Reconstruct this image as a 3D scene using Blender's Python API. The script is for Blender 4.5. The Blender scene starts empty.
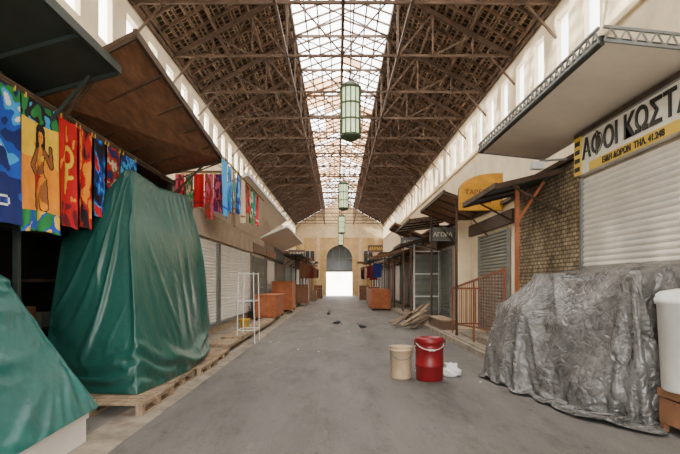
import bpy, math, random, bmesh
from mathutils import Vector, Matrix, noise
random.seed(7)
scene = bpy.context.scene

# ------------------------------------------------------------ materials
MATS = {}
def mat(name, col, rough=0.8, var=0.25, scale=4.0, bump=0.0, bscale=30.0, metal=0.0, col2=None, stretch=None, detail=6):
    if name in MATS: return MATS[name]
    m = bpy.data.materials.new(name); m.use_nodes = True
    nt = m.node_tree; b = nt.nodes['Principled BSDF']
    b.inputs['Roughness'].default_value = rough
    b.inputs['Metallic'].default_value = metal
    tc = nt.nodes.new('ShaderNodeTexCoord')
    mp = nt.nodes.new('ShaderNodeMapping')
    nt.links.new(tc.outputs['Object'], mp.inputs['Vector'])
    if stretch: mp.inputs['Scale'].default_value = stretch
    n = nt.nodes.new('ShaderNodeTexNoise'); n.inputs['Scale'].default_value = scale
    n.inputs['Detail'].default_value = detail; n.inputs['Roughness'].default_value = 0.65
    nt.links.new(mp.outputs['Vector'], n.inputs['Vector'])
    r = nt.nodes.new('ShaderNodeValToRGB')
    c2 = col2 if col2 else tuple(c*(1-var) for c in col)
    c1 = col if col2 else tuple(min(1, c*(1+var*0.5)) for c in col)
    r.color_ramp.elements[0].position = 0.33; r.color_ramp.elements[0].color = (*c2, 1)
    r.color_ramp.elements[1].position = 0.67; r.color_ramp.elements[1].color = (*c1, 1)
    nt.links.new(n.outputs['Fac'], r.inputs['Fac'])
    nt.links.new(r.outputs['Color'], b.inputs['Base Color'])
    if bump > 0:
        n2 = nt.nodes.new('ShaderNodeTexNoise'); n2.inputs['Scale'].default_value = bscale
        n2.inputs['Detail'].default_value = 5
        nt.links.new(mp.outputs['Vector'], n2.inputs['Vector'])
        bp = nt.nodes.new('ShaderNodeBump'); bp.inputs['Strength'].default_value = bump
        bp.inputs['Distance'].default_value = 0.05
        nt.links.new(n2.outputs['Fac'], bp.inputs['Height'])
        nt.links.new(bp.outputs['Normal'], b.inputs['Normal'])
    MATS[name] = m
    return m

def creasemat(name, c1, c2, rough, scale, strength, dist=.04):
    m = bpy.data.materials.new(name); m.use_nodes = True
    nt = m.node_tree; b = nt.nodes['Principled BSDF']; b.inputs['Roughness'].default_value = rough
    b.inputs['Specular IOR Level'].default_value = .8
    tc = nt.nodes.new('ShaderNodeTexCoord')
    n = nt.nodes.new('ShaderNodeTexNoise'); n.inputs['Scale'].default_value = scale*.6; n.inputs['Detail'].default_value = 9; n.inputs['Roughness'].default_value = .7
    nt.links.new(tc.outputs['Object'], n.inputs['Vector'])
    r = nt.nodes.new('ShaderNodeValToRGB'); r.color_ramp.elements[0].position = .35; r.color_ramp.elements[0].color = (*c2, 1)
    r.color_ramp.elements[1].position = .65; r.color_ramp.elements[1].color = (*c1, 1)
    nt.links.new(n.outputs['Fac'], r.inputs['Fac']); nt.links.new(r.outputs['Color'], b.inputs['Base Color'])
    n3 = nt.nodes.new('ShaderNodeTexNoise'); n3.inputs['Scale'].default_value = scale*.5; nt.links.new(tc.outputs['Object'], n3.inputs['Vector'])
    mx = nt.nodes.new('ShaderNodeVectorMath'); mx.operation = 'MULTIPLY_ADD'; mx.inputs[1].default_value = (.5, .5, .5)
    nt.links.new(n3.outputs['Color'], mx.inputs[0]); nt.links.new(tc.outputs['Object'], mx.inputs[2])
    hs = []
    for sc, wt in ((scale, 1.0), (scale*2.3, .45)):
        vo = nt.nodes.new('ShaderNodeTexVoronoi'); vo.feature = 'DISTANCE_TO_EDGE'; vo.inputs['Scale'].default_value = sc
        nt.links.new(mx.outputs[0], vo.inputs['Vector'])
        cl = nt.nodes.new('ShaderNodeMapRange'); cl.inputs[2].default_value = .3; cl.inputs[4].default_value = wt; nt.links.new(vo.outputs['Distance'], cl.inputs[0]); hs.append(cl.outputs[0])
    ad = nt.nodes.new('ShaderNodeMath'); ad.operation = 'ADD'; nt.links.new(hs[0], ad.inputs[0]); nt.links.new(hs[1], ad.inputs[1])
    ad2 = nt.nodes.new('ShaderNodeMath'); ad2.operation = 'ADD'; nt.links.new(ad.outputs[0], ad2.inputs[0]); nt.links.new(n.outputs['Fac'], ad2.inputs[1])
    bp = nt.nodes.new('ShaderNodeBump'); bp.inputs['Strength'].default_value = strength; bp.inputs['Distance'].default_value = dist
    nt.links.new(ad2.outputs[0], bp.inputs['Height']); nt.links.new(bp.outputs['Normal'], b.inputs['Normal'])
    return m

def floormat(name):
    m = bpy.data.materials.new(name); m.use_nodes = True
    nt = m.node_tree; b = nt.nodes['Principled BSDF']; b.inputs['Roughness'].default_value = .68
    tc = nt.nodes.new('ShaderNodeTexCoord')
    def nz(scale, st, det, rough=.65):
        mp = nt.nodes.new('ShaderNodeMapping'); mp.inputs['Scale'].default_value = st; nt.links.new(tc.outputs['Object'], mp.inputs[0])
        n = nt.nodes.new('ShaderNodeTexNoise'); n.inputs['Scale'].default_value = scale; n.inputs['Detail'].default_value = det; n.inputs['Roughness'].default_value = rough
        nt.links.new(mp.outputs[0], n.inputs['Vector']); return n
    def ramp(n, a, ca, c, cc):
        r = nt.nodes.new('ShaderNodeValToRGB'); r.color_ramp.elements[0].position = a; r.color_ramp.elements[0].color = (*ca, 1)
        r.color_ramp.elements[1].position = c; r.color_ramp.elements[1].color = (*cc, 1); nt.links.new(n.outputs['Fac'], r.inputs[0]); return r
    def mul(x, y):
        k = nt.nodes.new('ShaderNodeMix'); k.data_type = 'RGBA'; k.blend_type = 'MULTIPLY'; k.inputs['Factor'].default_value = 1
        nt.links.new(x, k.inputs['A']); nt.links.new(y, k.inputs['B']); return k.outputs['Result']
    base = ramp(nz(.8, (1, .25, 1), 12), .34, (.100, .094, .086), .64, (.185, .173, .156))
    stains = ramp(nz(1.7, (1, .3, 1), 12, .78), .38, (.62, .61, .59), .50, (1, 1, 1))
    spots = ramp(nz(9, (1, .7, 1), 6, .6), .30, (.55, .54, .52), .37, (1, 1, 1))
    fine = ramp(nz(60, (1, 1, 1), 6), .3, (.66, .66, .66), .7, (1.3, 1.29, 1.27))
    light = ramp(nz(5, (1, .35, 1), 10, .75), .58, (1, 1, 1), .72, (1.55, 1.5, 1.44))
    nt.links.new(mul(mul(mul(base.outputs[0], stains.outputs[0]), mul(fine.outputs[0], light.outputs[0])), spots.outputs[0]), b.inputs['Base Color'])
    bp = nt.nodes.new('ShaderNodeBump'); bp.inputs['Strength'].default_value = .35; bp.inputs['Distance'].default_value = .02
    nt.links.new(nz(50, (1, 1, 1), 8).outputs['Fac'], bp.inputs['Height']); nt.links.new(bp.outputs[0], b.inputs['Normal'])
    return m

def brickmat(name, c1, c2, mort, scale, bw, rh, ms=0.02, bump=0.5, swap=None):
    m = bpy.data.materials.new(name); m.use_nodes = True
    nt = m.node_tree; b = nt.nodes['Principled BSDF']; b.inputs['Roughness'].default_value = 0.9
    tc = nt.nodes.new('ShaderNodeTexCoord')
    sp = nt.nodes.new('ShaderNodeSeparateXYZ'); cb = nt.nodes.new('ShaderNodeCombineXYZ')
    nt.links.new(tc.outputs['Object'], sp.inputs[0])
    a, bb = swap or ('Y', 'Z')
    nt.links.new(sp.outputs[a], cb.inputs['X']); nt.links.new(sp.outputs[bb], cb.inputs['Y'])
    br = nt.nodes.new('ShaderNodeTexBrick')
    nt.links.new(cb.outputs[0], br.inputs['Vector'])
    br.inputs['Color1'].default_value = (*c1, 1); br.inputs['Color2'].default_value = (*c2, 1)
    br.inputs['Mortar'].default_value = (*mort, 1)
    br.inputs['Scale'].default_value = scale; br.inputs['Brick Width'].default_value = bw
    br.inputs['Row Height'].default_value = rh; br.inputs['Mortar Size'].default_value = ms
    n = nt.nodes.new('ShaderNodeTexNoise'); n.inputs['Scale'].default_value = 6; n.inputs['Detail'].default_value = 8
    nt.links.new(tc.outputs['Object'], n.inputs['Vector'])
    r = nt.nodes.new('ShaderNodeValToRGB')
    r.color_ramp.elements[0].position = .3; r.color_ramp.elements[0].color = (.45, .45, .45, 1)
    r.color_ramp.elements[1].position = .7; r.color_ramp.elements[1].color = (1.3, 1.2, 1.1, 1)
    nt.links.new(n.outputs['Fac'], r.inputs['Fac'])
    mx = nt.nodes.new('ShaderNodeMix'); mx.data_type = 'RGBA'; mx.blend_type = 'MULTIPLY'
    mx.inputs['Factor'].default_value = 1
    nt.links.new(br.outputs['Color'], mx.inputs['A']); nt.links.new(r.outputs['Color'], mx.inputs['B'])
    nt.links.new(mx.outputs['Result'], b.inputs['Base Color'])
    bp = nt.nodes.new('ShaderNodeBump'); bp.inputs['Strength'].default_value = bump; bp.inputs['Distance'].default_value = .03
    nt.links.new(n.outputs['Fac'], bp.inputs['Height']); nt.links.new(bp.outputs['Normal'], b.inputs['Normal'])
    MATS[name] = m
    return m

def emis(name, col, s):
    m = bpy.data.materials.new(name); m.use_nodes = True
    b = m.node_tree.nodes['Principled BSDF']
    b.inputs['Base Color'].default_value = (*col, 1)
    b.inputs['Emission Color'].default_value = (*col, 1); b.inputs['Emission Strength'].default_value = s
    return m

def glassmat(name, tcol, dcol, fac, amp=.25):
    m = bpy.data.materials.new(name); m.use_nodes = True
    nt = m.node_tree; nt.nodes.remove(nt.nodes['Principled BSDF'])
    out = nt.nodes['Material Output']
    t = nt.nodes.new('ShaderNodeBsdfTransparent'); t.inputs[0].default_value = (*tcol, 1)
    d = nt.nodes.new('ShaderNodeBsdfTranslucent'); d.inputs[0].default_value = (*dcol, 1)
    n = nt.nodes.new('ShaderNodeTexNoise'); n.inputs['Scale'].default_value = 3; n.inputs['Detail'].default_value = 6
    tc = nt.nodes.new('ShaderNodeTexCoord'); nt.links.new(tc.outputs['Object'], n.inputs['Vector'])
    mr = nt.nodes.new('ShaderNodeMapRange'); mr.inputs[1].default_value = .35; mr.inputs[2].default_value = .65
    mr.inputs[3].default_value = max(0, fac-amp); mr.inputs[4].default_value = min(1, fac+amp)
    nt.links.new(n.outputs['Fac'], mr.inputs[0])
    mx = nt.nodes.new('ShaderNodeMixShader')
    nt.links.new(mr.outputs[0], mx.inputs[0]); nt.links.new(t.outputs[0], mx.inputs[1]); nt.links.new(d.outputs[0], mx.inputs[2])
    nt.links.new(mx.outputs[0], out.inputs[0])
    return m

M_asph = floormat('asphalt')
M_conc = mat('concrete_edge', (.30, .25, .19), .9, .45, 3, .3)
M_cream = mat('cream_plaster', (.88, .74, .51), .9, .16, 1.5, .1)
M_cream2 = mat('beige_panel', (.50, .40, .30), .8, .25, 2)
M_canopy = mat('canopy_sheet', (.70, .57, .44), .7, .15, 1.2)
M_canopyl = mat('canopy_sheet_pale', (.90, .80, .66), .7, .1, 1.2)
M_ochre = mat('ochre_stone', (.70, .47, .21), .9, .25, 1.5, .2)
M_ochre2 = mat('pale_stone', (.76, .59, .36), .9, .2, 2)
M_iron = mat('rusty_iron', (.105, .062, .038), .8, .4, 3)
M_batten = mat('old_timber', (.145, .085, .05), .9, .5, 2)
M_timber = mat('timber_dark', (.08, .048, .03), .9, .4, 3)
M_roof = brickmat('roof_lath_sky_dots', (.032, .020, .013), (.065, .040, .026), (.50, .37, .24), 1.0, .22, .16, .018, swap=('Y', 'X'))  # dark laths; cream joints paint in specks of sky through the deck
M_ply = mat('plywood_brown', (.25, .115, .055), .6, .45, 2.5, stretch=(6, 1, 1))
M_wood = mat('weathered_wood', (.34, .245, .155), .9, .45, 4, .2, stretch=(3, .6, 1))
M_orangewood = mat('orange_wood', (.42, .13, .045), .7, .3, 4)
M_white = mat('white_paint', (.80, .79, .75), .6, .1, 3)
M_shut = mat('shutter_cream', (.80, .75, .66), .5, .12, 2)
M_shutw = mat('shutter_white', (.82, .79, .73), .5, .1, 2)
M_shutg = mat('shutter_greygreen', (.17, .18, .15), .5, .25, 2)
M_shutb = mat('shutter_brown', (.15, .09, .055), .5, .25, 2)
M_dark = mat('painted_interior_shade', (.012, .011, .010), .9, .2)  # near-black colour stands in for shade inside the left stalls
M_steel = mat('grey_steel', (.24, .25, .25), .5, .25, 5, metal=.3)
M_dgreen = mat('dark_green_metal', (.028, .040, .034), .6, .3, 4)
M_tent = mat('green_tarp', (.020, .105, .082), .36, col2=(.011, .075, .060), scale=1.5, bump=.35, bscale=6)
M_teal = mat('teal_tarp', (.003, .105, .092), .42, .2, 2, bump=.35, bscale=7)
M_grey = creasemat('grey_tarp', (.20, .195, .185), (.070, .067, .064), .25, 5.5, .5, .03)
M_stone = brickmat('rough_brick', (.42, .35, .23), (.29, .235, .15), (.13, .105, .07), 1.0, .17, .075, .014, 1.0)
M_red = mat('red_plastic', (.22, .008, .012), .38, .2, 4)
M_reddark = mat('red_plastic_dark', (.12, .005, .006), .4, .15, 4)
M_beige = mat('beige_plastic', (.60, .44, .28), .5, .15, 4)
M_yel = mat('yellow_plastic', (.70, .45, .03), .4, .1)
M_rust = mat('rust_rail', (.27, .095, .045), .7, .25, 6)
M_signw = mat('sign_white', (.88, .84, .74), .5, .08)
M_signy = mat('sign_yellow', (.85, .58, .06), .5, .05)
M_signo = mat('sign_orange', (.66, .32, .03), .9, .25)
M_black = mat('black_paint', (.012, .012, .012), .5, .1)
M_bluesh = mat('blue_grey_sheet', (.05, .085, .09), .5, .3, 3)
M_bag = mat('white_plastic_bag', (.85, .85, .85), .4, .06, 6)
M_tc = {k: mat('cloth_'+k, v, .9, .18, 5) for k, v in dict(
    navy=(.008, .02, .15), blue=(.01, .08, .50), sky=(.05, .38, .82), orange=(.88, .30, .015), red=(.58, .006, .010),
    yellow=(.92, .58, .03), black=(.010, .008, .012), white=(.85, .85, .82), green=(.02, .24, .06), pink=(.66, .12, .18),
    skin=(.30, .10, .025), purple=(.10, .02, .15), teal=(.02, .25, .28), cream=(.6, .48, .32), maroon=(.15, .012, .02), brown=(.16, .07, .03)).items()}
M_glassc = glassmat('skylight_glass', (.98, .98, 1), (.95, .93, .88), .3)
M_glassd = glassmat('skylight_dirty_glass', (.32, .21, .13), (.44, .28, .17), .85, .15)
M_diffuser = glassmat('added_sun_diffuser', (.9, .95, 1), (.92, .95, .98), .95, .05)  # panes added to the side windows to scatter sun before it patches the stalls
M_lampg = emis('lantern_glass', (.72, .85, .50), 1.2)
M_lampf = mat('lantern_frame', (.05, .07, .03), .5, .2)
M_winglass = mat('dark_window_glass', (.05, .06, .065), .15, .2, 1)
M_plaza = mat('outdoor_glare_white', (.95, .94, .92), .9, .05, 1)  # near-white colour painted in for outdoor glare beyond the far door

# ------------------------------------------------------------ mesh builder
class MB:
    def __init__(s): s.v = []; s.f = []; s.m = []; s.sm = []; s.mats = []
    def mi(s, m):
        if m not in s.mats: s.mats.append(m)
        return s.mats.index(m)
    def add(s, vs, fs, m, smooth=False):
        o = len(s.v); s.v += [tuple(v) for v in vs]; k = s.mi(m)
        for f in fs: s.f.append([i+o for i in f]); s.m.append(k); s.sm.append(smooth)
    def box(s, x0, x1, y0, y1, z0, z1, m):
        vs = [(x, y, z) for z in (z0, z1) for y in (y0, y1) for x in (x0, x1)]
        s.add(vs, [(0, 2, 3, 1), (4, 5, 7, 6), (0, 1, 5, 4), (2, 6, 7, 3), (0, 4, 6, 2), (1, 3, 7, 5)], m)
    def beam(s, p0, p1, w, h, m, up=(0, 0, 1)):
        p0 = Vector(p0); p1 = Vector(p1); d = (p1-p0).normalized(); u = Vector(up)
        if abs(d.dot(u)) > .98: u = Vector((1, 0, 0))
        sx = d.cross(u).normalized(); uz = sx.cross(d).normalized()
        vs = [p+sx*a*w/2+uz*b*h/2 for p in (p0, p1) for b in (-1, 1) for a in (-1, 1)]
        s.add(vs, [(0, 1, 3, 2), (4, 6, 7, 5), (0, 4, 5, 1), (2, 3, 7, 6), (0, 2, 6, 4), (1, 5, 7, 3)], m)
    def cyl(s, p0, p1, r0, r1, m, n=12, caps=True, smooth=True):
        p0 = Vector(p0); p1 = Vector(p1); d = (p1-p0).normalized()
        u = Vector((0, 0, 1)) if abs(d.z) < .9 else Vector((1, 0, 0))
        a = d.cross(u).normalized(); b = a.cross(d)
        vs = []
        for p, r in ((p0, r0), (p1, r1)):
            for i in range(n):
                t = 2*math.pi*i/n; vs.append(p+a*r*math.cos(t)+b*r*math.sin(t))
        s.add(vs, [(i, (i+1) % n, n+(i+1) % n, n+i) for i in range(n)], m, smooth)
        if caps: s.add(vs, [tuple(range(n-1, -1, -1)), tuple(range(n, 2*n))], m)
    def slab(s, pts, t, m, m2=None):
        pts = [Vector(p) for p in pts]
        nrm = Vector((0, 0, 1))
        vs = pts+[p+nrm*t for p in pts]
        s.add(vs, [(3, 2, 1, 0)], m); s.add(vs, [(4, 5, 6, 7)], m2 or m)
        s.add(vs, [(i, (i+1) % 4, 4+(i+1) % 4, 4+i) for i in range(4)], m2 or m)
    def grid(s, fn, nu, nv, m, smooth=True, matfn=None):
        vs = [fn(i/nu, j/nv) for j in range(nv+1) for i in range(nu+1)]
        o = len(s.v); s.v += [tuple(v) for v in vs]
        for j in range(nv):
            for i in range(nu):
                a = o+j*(nu+1)+i
                s.f.append([a, a+1, a+nu+2, a+nu+1])
                s.m.append(s.mi(matfn((i+.5)/nu, (j+.5)/nv) if matfn else m)); s.sm.append(smooth)
    def lathe(s, c, prof, m, n=28):
        vs = []; fs = []
        for r, z in prof:
            for i in range(n):
                t = 2*math.pi*i/n; vs.append((c[0]+r*math.cos(t), c[1]+r*math.sin(t), c[2]+z))
        for k in range(len(prof)-1):
            for i in range(n): fs.append((k*n+i, k*n+(i+1) % n, (k+1)*n+(i+1) % n, (k+1)*n+i))
        s.add(vs, fs, m, True)
    def build(s, name, parent=None):
        me = bpy.data.meshes.new(name); me.from_pydata(s.v, [], s.f)
        for m in s.mats: me.materials.append(m)
        me.polygons.foreach_set('material_index', s.m)
        me.polygons.foreach_set('use_smooth', s.sm); me.update()
        ob = bpy.data.objects.new(name, me); scene.collection.objects.link(ob)
        if parent: ob.parent = parent
        return ob

def text(name, body, size, loc, side, m, parent=None, depth=.01, bold=0.0, face=None, squeeze=1.0):
    cu = bpy.data.curves.new(name, 'FONT'); cu.body = body; cu.size = size; cu.extrude = depth; cu.offset = bold
    ob = bpy.data.objects.new(name, cu); scene.collection.objects.link(ob)
    if face == 'front': R = Matrix(((1, 0, 0), (0, 0, -1), (0, 1, 0)))
    elif side > 0: R = Matrix(((0, 0, -1), (-1, 0, 0), (0, 1, 0)))
    else: R = Matrix(((0, 0, 1), (1, 0, 0), (0, 1, 0)))
    ob.matrix_world = Matrix.Translation(loc) @ R.to_4x4() @ Matrix.Diagonal((squeeze, 1, 1, 1))
    bpy.context.view_layer.update()
    dg = bpy.context.evaluated_depsgraph_get()
    me = bpy.data.meshes.new_from_object(ob.evaluated_get(dg)); me.materials.clear(); me.materials.append(m)
    mw = ob.matrix_world.copy(); bpy.data.objects.remove(ob)
    o2 = bpy.data.objects.new(name, me); scene.collection.objects.link(o2); o2.matrix_world = mw
    if parent: o2.parent = parent
    return o2

# ------------------------------------------------------------ tarps: real cloth drape, baked to meshes (run first, scene is light)
def bake_cloth(ob, cols, name, frames, subs=1, zmin=.008):
    scene.frame_start = 1; scene.frame_end = frames
    for f in range(1, frames+1): scene.frame_set(f)
    dg = bpy.context.evaluated_depsgraph_get()
    me2 = bpy.data.meshes.new_from_object(ob.evaluated_get(dg)).copy()
    bpy.data.objects.remove(ob)
    for c in cols: bpy.data.objects.remove(c)
    scene.frame_set(1)
    o = bpy.data.objects.new(name, me2); scene.collection.objects.link(o); me2.name = name
    for p in me2.polygons: p.use_smooth = True
    for v in me2.vertices:
        if v.co.z < zmin: v.co.z = zmin
    sb = o.modifiers.new('s', 'SUBSURF'); sb.levels = subs; sb.render_levels = subs
    return o
def cloth_drape(name, x0, x1, y0, y1, z, step, boxes, m, frames=55, wallx=None):
    cb = MB()
    for bx in boxes: cb.box(*bx, m)
    cb.box(-1, 7, 0, 14, -.5, 0.0, m)
    if wallx: cb.box(wallx, wallx+.5, 0, 14, 0, 4, m)
    col = cb.build('tmp_collider')
    col.modifiers.new('c', 'COLLISION'); col.collision.thickness_outer = .02; col.collision.cloth_friction = 12
    nx = int((x1-x0)/step); ny = int((y1-y0)/step)
    g = MB()
    g.grid(lambda u, v: Vector((x0+(x1-x0)*u, y0+(y1-y0)*v, z+.02*noise.noise(Vector((u*9, v*14, 0)))+.004*random.random())), nx, ny, m)
    ob = g.build('tmp_cloth')
    vg = ob.vertex_groups.new(name='pin')
    vg.add([j*(nx+1)+nx for j in range(ny+1) if 5.7 < y0+(y1-y0)*j/ny < 8.3], 1.0, 'ADD')
    cl = ob.modifiers.new('cloth', 'CLOTH'); st = cl.settings
    st.quality = 5; st.mass = .4; st.tension_stiffness = 12; st.compression_stiffness = 12; st.shear_stiffness = 4; st.bending_stiffness = .08
    st.air_damping = 1.5; st.vertex_group_mass = 'pin'
    cl.collision_settings.collision_quality = 2; cl.collision_settings.distance_min = .015; cl.collision_settings.use_self_collision = False
    cl.point_cache.frame_start = 1; cl.point_cache.frame_end = frames
    return bake_cloth(ob, [col], name, frames)
GB = [(3.42, 4.04, 5.75, 6.6, 0, 1.70), (3.3, 4.04, 6.6, 7.3, 0, 1.62), (3.18, 4.04, 7.3, 8.1, 0, 1.70), (3.6, 4.0, 6.0, 6.3, 1.70, 1.78),
      (2.98, 3.3, 6.6, 7.3, 0, 1.05), (2.74, 3.2, 7.4, 8.5, 0, 1.22), (3.2, 4.04, 8.1, 8.6, 0, 1.35), (3.24, 3.42, 5.9, 6.6, 0, .8),
      (2.56, 2.8, 7.7, 8.55, 0, .5), (2.8, 3.0, 6.8, 7.4, 0, .4), (3.0, 3.24, 6.1, 6.6, 0, .35), (3.3, 3.5, 5.6, 5.9, 0, .5)]
cloth_drape('covered_stall_grey_tarp', 1.25, 4.03, 4.35, 10.15, 1.86, .05, GB, M_grey, 50, 4.06)

def ring(P, n, k_lin=.8):
    K = len(P); out = []
    for i in range(n):
        t = i/n*K; k = int(t) % K; f = t-int(t)
        p0, p1, p2, p3 = P[(k-1) % K], P[k], P[(k+1) % K], P[(k+2) % K]
        c = .5*((2*p1)+(-p0+p2)*f+(2*p0-5*p1+4*p2-p3)*f*f+(-p0+3*p1-3*p2+p3)*f**3)
        out.append(c.lerp(p1.lerp(p2, f), k_lin))
    return out
def loft(rings, n, sub, inset=0.0, jit=0.0):
    R = [ring([Vector(p) for p in r], n) for r in rings]; rows = []
    for k in range(len(R)-1):
        for j in range(sub): rows.append([R[k][i].lerp(R[k+1][i], j/sub) for i in range(n)])
    rows.append(R[-1]); nr = len(rows); vs = []
    for row in rows:
        c = sum(row, Vector())/n
        for i, p in enumerate(row):
            tg = row[(i+1) % n]-row[i-1]; o = Vector((tg.y, -tg.x, 0)).normalized()
            if o.dot(p-c) < 0: o = -o
            vs.append(p-o*inset+o*jit*(noise.noise(p*1.7)+.5*noise.noise(p*6)))
    fs = [(j*n+i, j*n+(i+1) % n, (j+1)*n+(i+1) % n, (j+1)*n+i) for j in range(nr-1) for i in range(n)]
    last = [(nr-1)*n+i for i in range(n)]
    c = sum((vs[i] for i in last), Vector())/n; prev = last
    for s in (.66, .33):
        cur = []
        for i in last: vs.append(c.lerp(vs[i], s)); cur.append(len(vs)-1)
        fs += [(prev[i], prev[(i+1) % n], cur[(i+1) % n], cur[i]) for i in range(n)]; prev = cur
    vs.append(c); ci = len(vs)-1; fs += [(prev[i], prev[(i+1) % n], ci) for i in range(n)]
    return vs, fs, nr
def tarp_over_frame(name, rings, n, sub, m, grow, inset, frames, bend=.6):
    hv, hf, _ = loft(rings, 48, 4, inset); hb = MB(); hb.add(hv, hf, m); col = hb.build('tmp_hull')
    col.modifiers.new('c', 'COLLISION'); col.collision.thickness_outer = .01; col.collision.cloth_friction = 5
    vs, fs, nr = loft(rings, n, sub, 0, .012); g = MB(); g.add(vs, fs, m, True); ob = g.build('tmp_cloth')
    vg = ob.vertex_groups.new(name='pin')
    vg.add(list(range(0, n)), 1.0, 'ADD'); vg.add(list(range((nr-1)*n, len(vs))), 1.0, 'ADD')
    cl = ob.modifiers.new('cloth', 'CLOTH'); st = cl.settings
    st.quality = 6; st.mass = .3; st.tension_stiffness = 30; st.compression_stiffness = 30; st.shear_stiffness = 12; st.bending_stiffness = bend
    st.air_damping = 2; st.vertex_group_mass = 'pin'; st.shrink_min = -grow; st.shrink_max = -grow
    cl.collision_settings.distance_min = .012; cl.collision_settings.use_self_collision = False
    cl.point_cache.frame_start = 1; cl.point_cache.frame_end = frames
    return bake_cloth(ob, [col], name, frames)
tent = [
 [(-4.05, 6.9, .16), (-3.3, 6.5, .16), (-2.56, 6.42, .16), (-2.42, 8.0, .16), (-2.66, 10.4, .16), (-3.3, 10.6, .16), (-4.1, 10.4, .16), (-4.1, 8.5, .16)],
 [(-4.03, 7.0, 1.2), (-3.3, 6.74, 1.2), (-2.68, 6.7, 1.2), (-2.56, 8.1, 1.2), (-2.68, 10.2, 1.2), (-3.2, 10.4, 1.2), (-4.0, 10.2, 1.2), (-4.05, 8.5, 1.2)],
 [(-3.98, 7.15, 2.2), (-3.35, 6.97, 2.35), (-2.84, 6.98, 2.4), (-2.72, 8.2, 2.4), (-2.72, 9.9, 2.35), (-3.1, 10.0, 2.3), (-3.8, 9.9, 2.2), (-3.95, 8.5, 2.2)],
 [(-3.17, 7.3, 3.2), (-3.08, 7.24, 3.26), (-2.99, 7.3, 3.24), (-2.93, 8.3, 3.12), (-2.86, 9.6, 3.24), (-2.93, 9.75, 3.24), (-3.05, 9.6, 3.17), (-3.15, 8.4, 3.1)]]
tarp_over_frame('covered_stall_green_tarp', tent, 190, 20, M_tent, .035, .05, 28, .35)
teal = [
 [(-2.42, 3.55, .30), (-2.42, 4.4, .32), (-2.45, 5.12, .33), (-3.0, 5.2, .33), (-3.5, 5.2, .35), (-3.5, 4.4, .35), (-3.5, 3.4, .35), (-3.0, 3.4, .33)],
 [(-2.76, 3.6, .85), (-2.76, 4.4, .87), (-2.80, 5.08, .85), (-3.1, 5.15, .9), (-3.5, 5.15, .9), (-3.5, 4.4, .9), (-3.5, 3.5, .9), (-3.1, 3.5, .9)],
 [(-3.18, 3.7, 1.70), (-3.18, 4.4, 1.68), (-3.20, 4.9, 1.63), (-3.32, 4.95, 1.68), (-3.45, 4.98, 1.70), (-3.48, 4.4, 1.75), (-3.45, 3.7, 1.75), (-3.32, 3.65, 1.70)]]
tarp_over_frame('covered_stall_teal_tarp', teal, 140, 16, M_teal, .04, .05, 28, .3)

XL, XR = -4.9, 5.2
YB, YE = -4.0, 58.0
ZE = 8.3; ZS = 10.2; SL, SR = -1.5, 1.76; ZR = 10.95; XC = .13
FL, FR = -3.6, 4.1
b = MB(); b.box(-30, 30, -30, 58.5, -.2, 0, M_asph); b.build('floor')
b = MB(); b.box(-30, 30, 58.5, 130, -.2, 0, M_plaza); b.build('plaza_ground')
b = MB(); b.box(XL+.01, -2.62, 10.9, YE-.2, 0, .10, M_conc); b.box(XL+.01, -3.6, 5.2, 10.9, 0, .10, M_conc); b.build('pavement_left')
b = MB(); b.box(3.1, XR-.01, 9.3, YE-.2, 0, .16, M_conc); b.box(3.0, 3.1, 9.3, YE-.2, 0, .13, M_conc); b.build('pavement_right')
b = MB(); b.box(-2.62, -2.15, 3.0, YE, 0.0, .006, M_conc); b.build('trim_floor_gutter')

def sidewall(name, xa, xb, y0, pitch, w, z0, z1):
    b = MB(); wb = MB()
    b.box(xa, xb, YB, YE, 0, z0, M_cream); b.box(xa, xb, YB, YE, z1, ZE+.15, M_cream)
    c = y0
    while c - pitch > YB+.6: c -= pitch
    prev = YB
    while c+w/2 < YE:
        b.box(xa, xb, prev, c-w/2, z0, z1, M_cream); prev = c+w/2
        xm = (xa+xb)/2
        wb.add([(xm, c-w/2, z0), (xm, c+w/2, z0), (xm, c+w/2, z1), (xm, c-w/2, z1)], [(0, 1, 2, 3)], M_diffuser)
        c += pitch
    b.box(xa, xb, prev, YE, z0, z1, M_cream)
    xi = xa if xa > 0 else xb
    s = -1 if xa > 0 else 1
    b.box(min(xi, xi+s*.08), max(xi, xi+s*.08), YB, YE, z0-.28, z0-.16, M_cream)
    b.build(name); wb.build('window_4' if xa < 0 else 'window_5')
sidewall('wall_right', XR, XR+.22, 11.6, 1.35, .62, 6.65, 7.85)
sidewall('wall_left', XL-.22, XL, 11.9, 1.35, .62, 6.65, 7.85)

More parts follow.
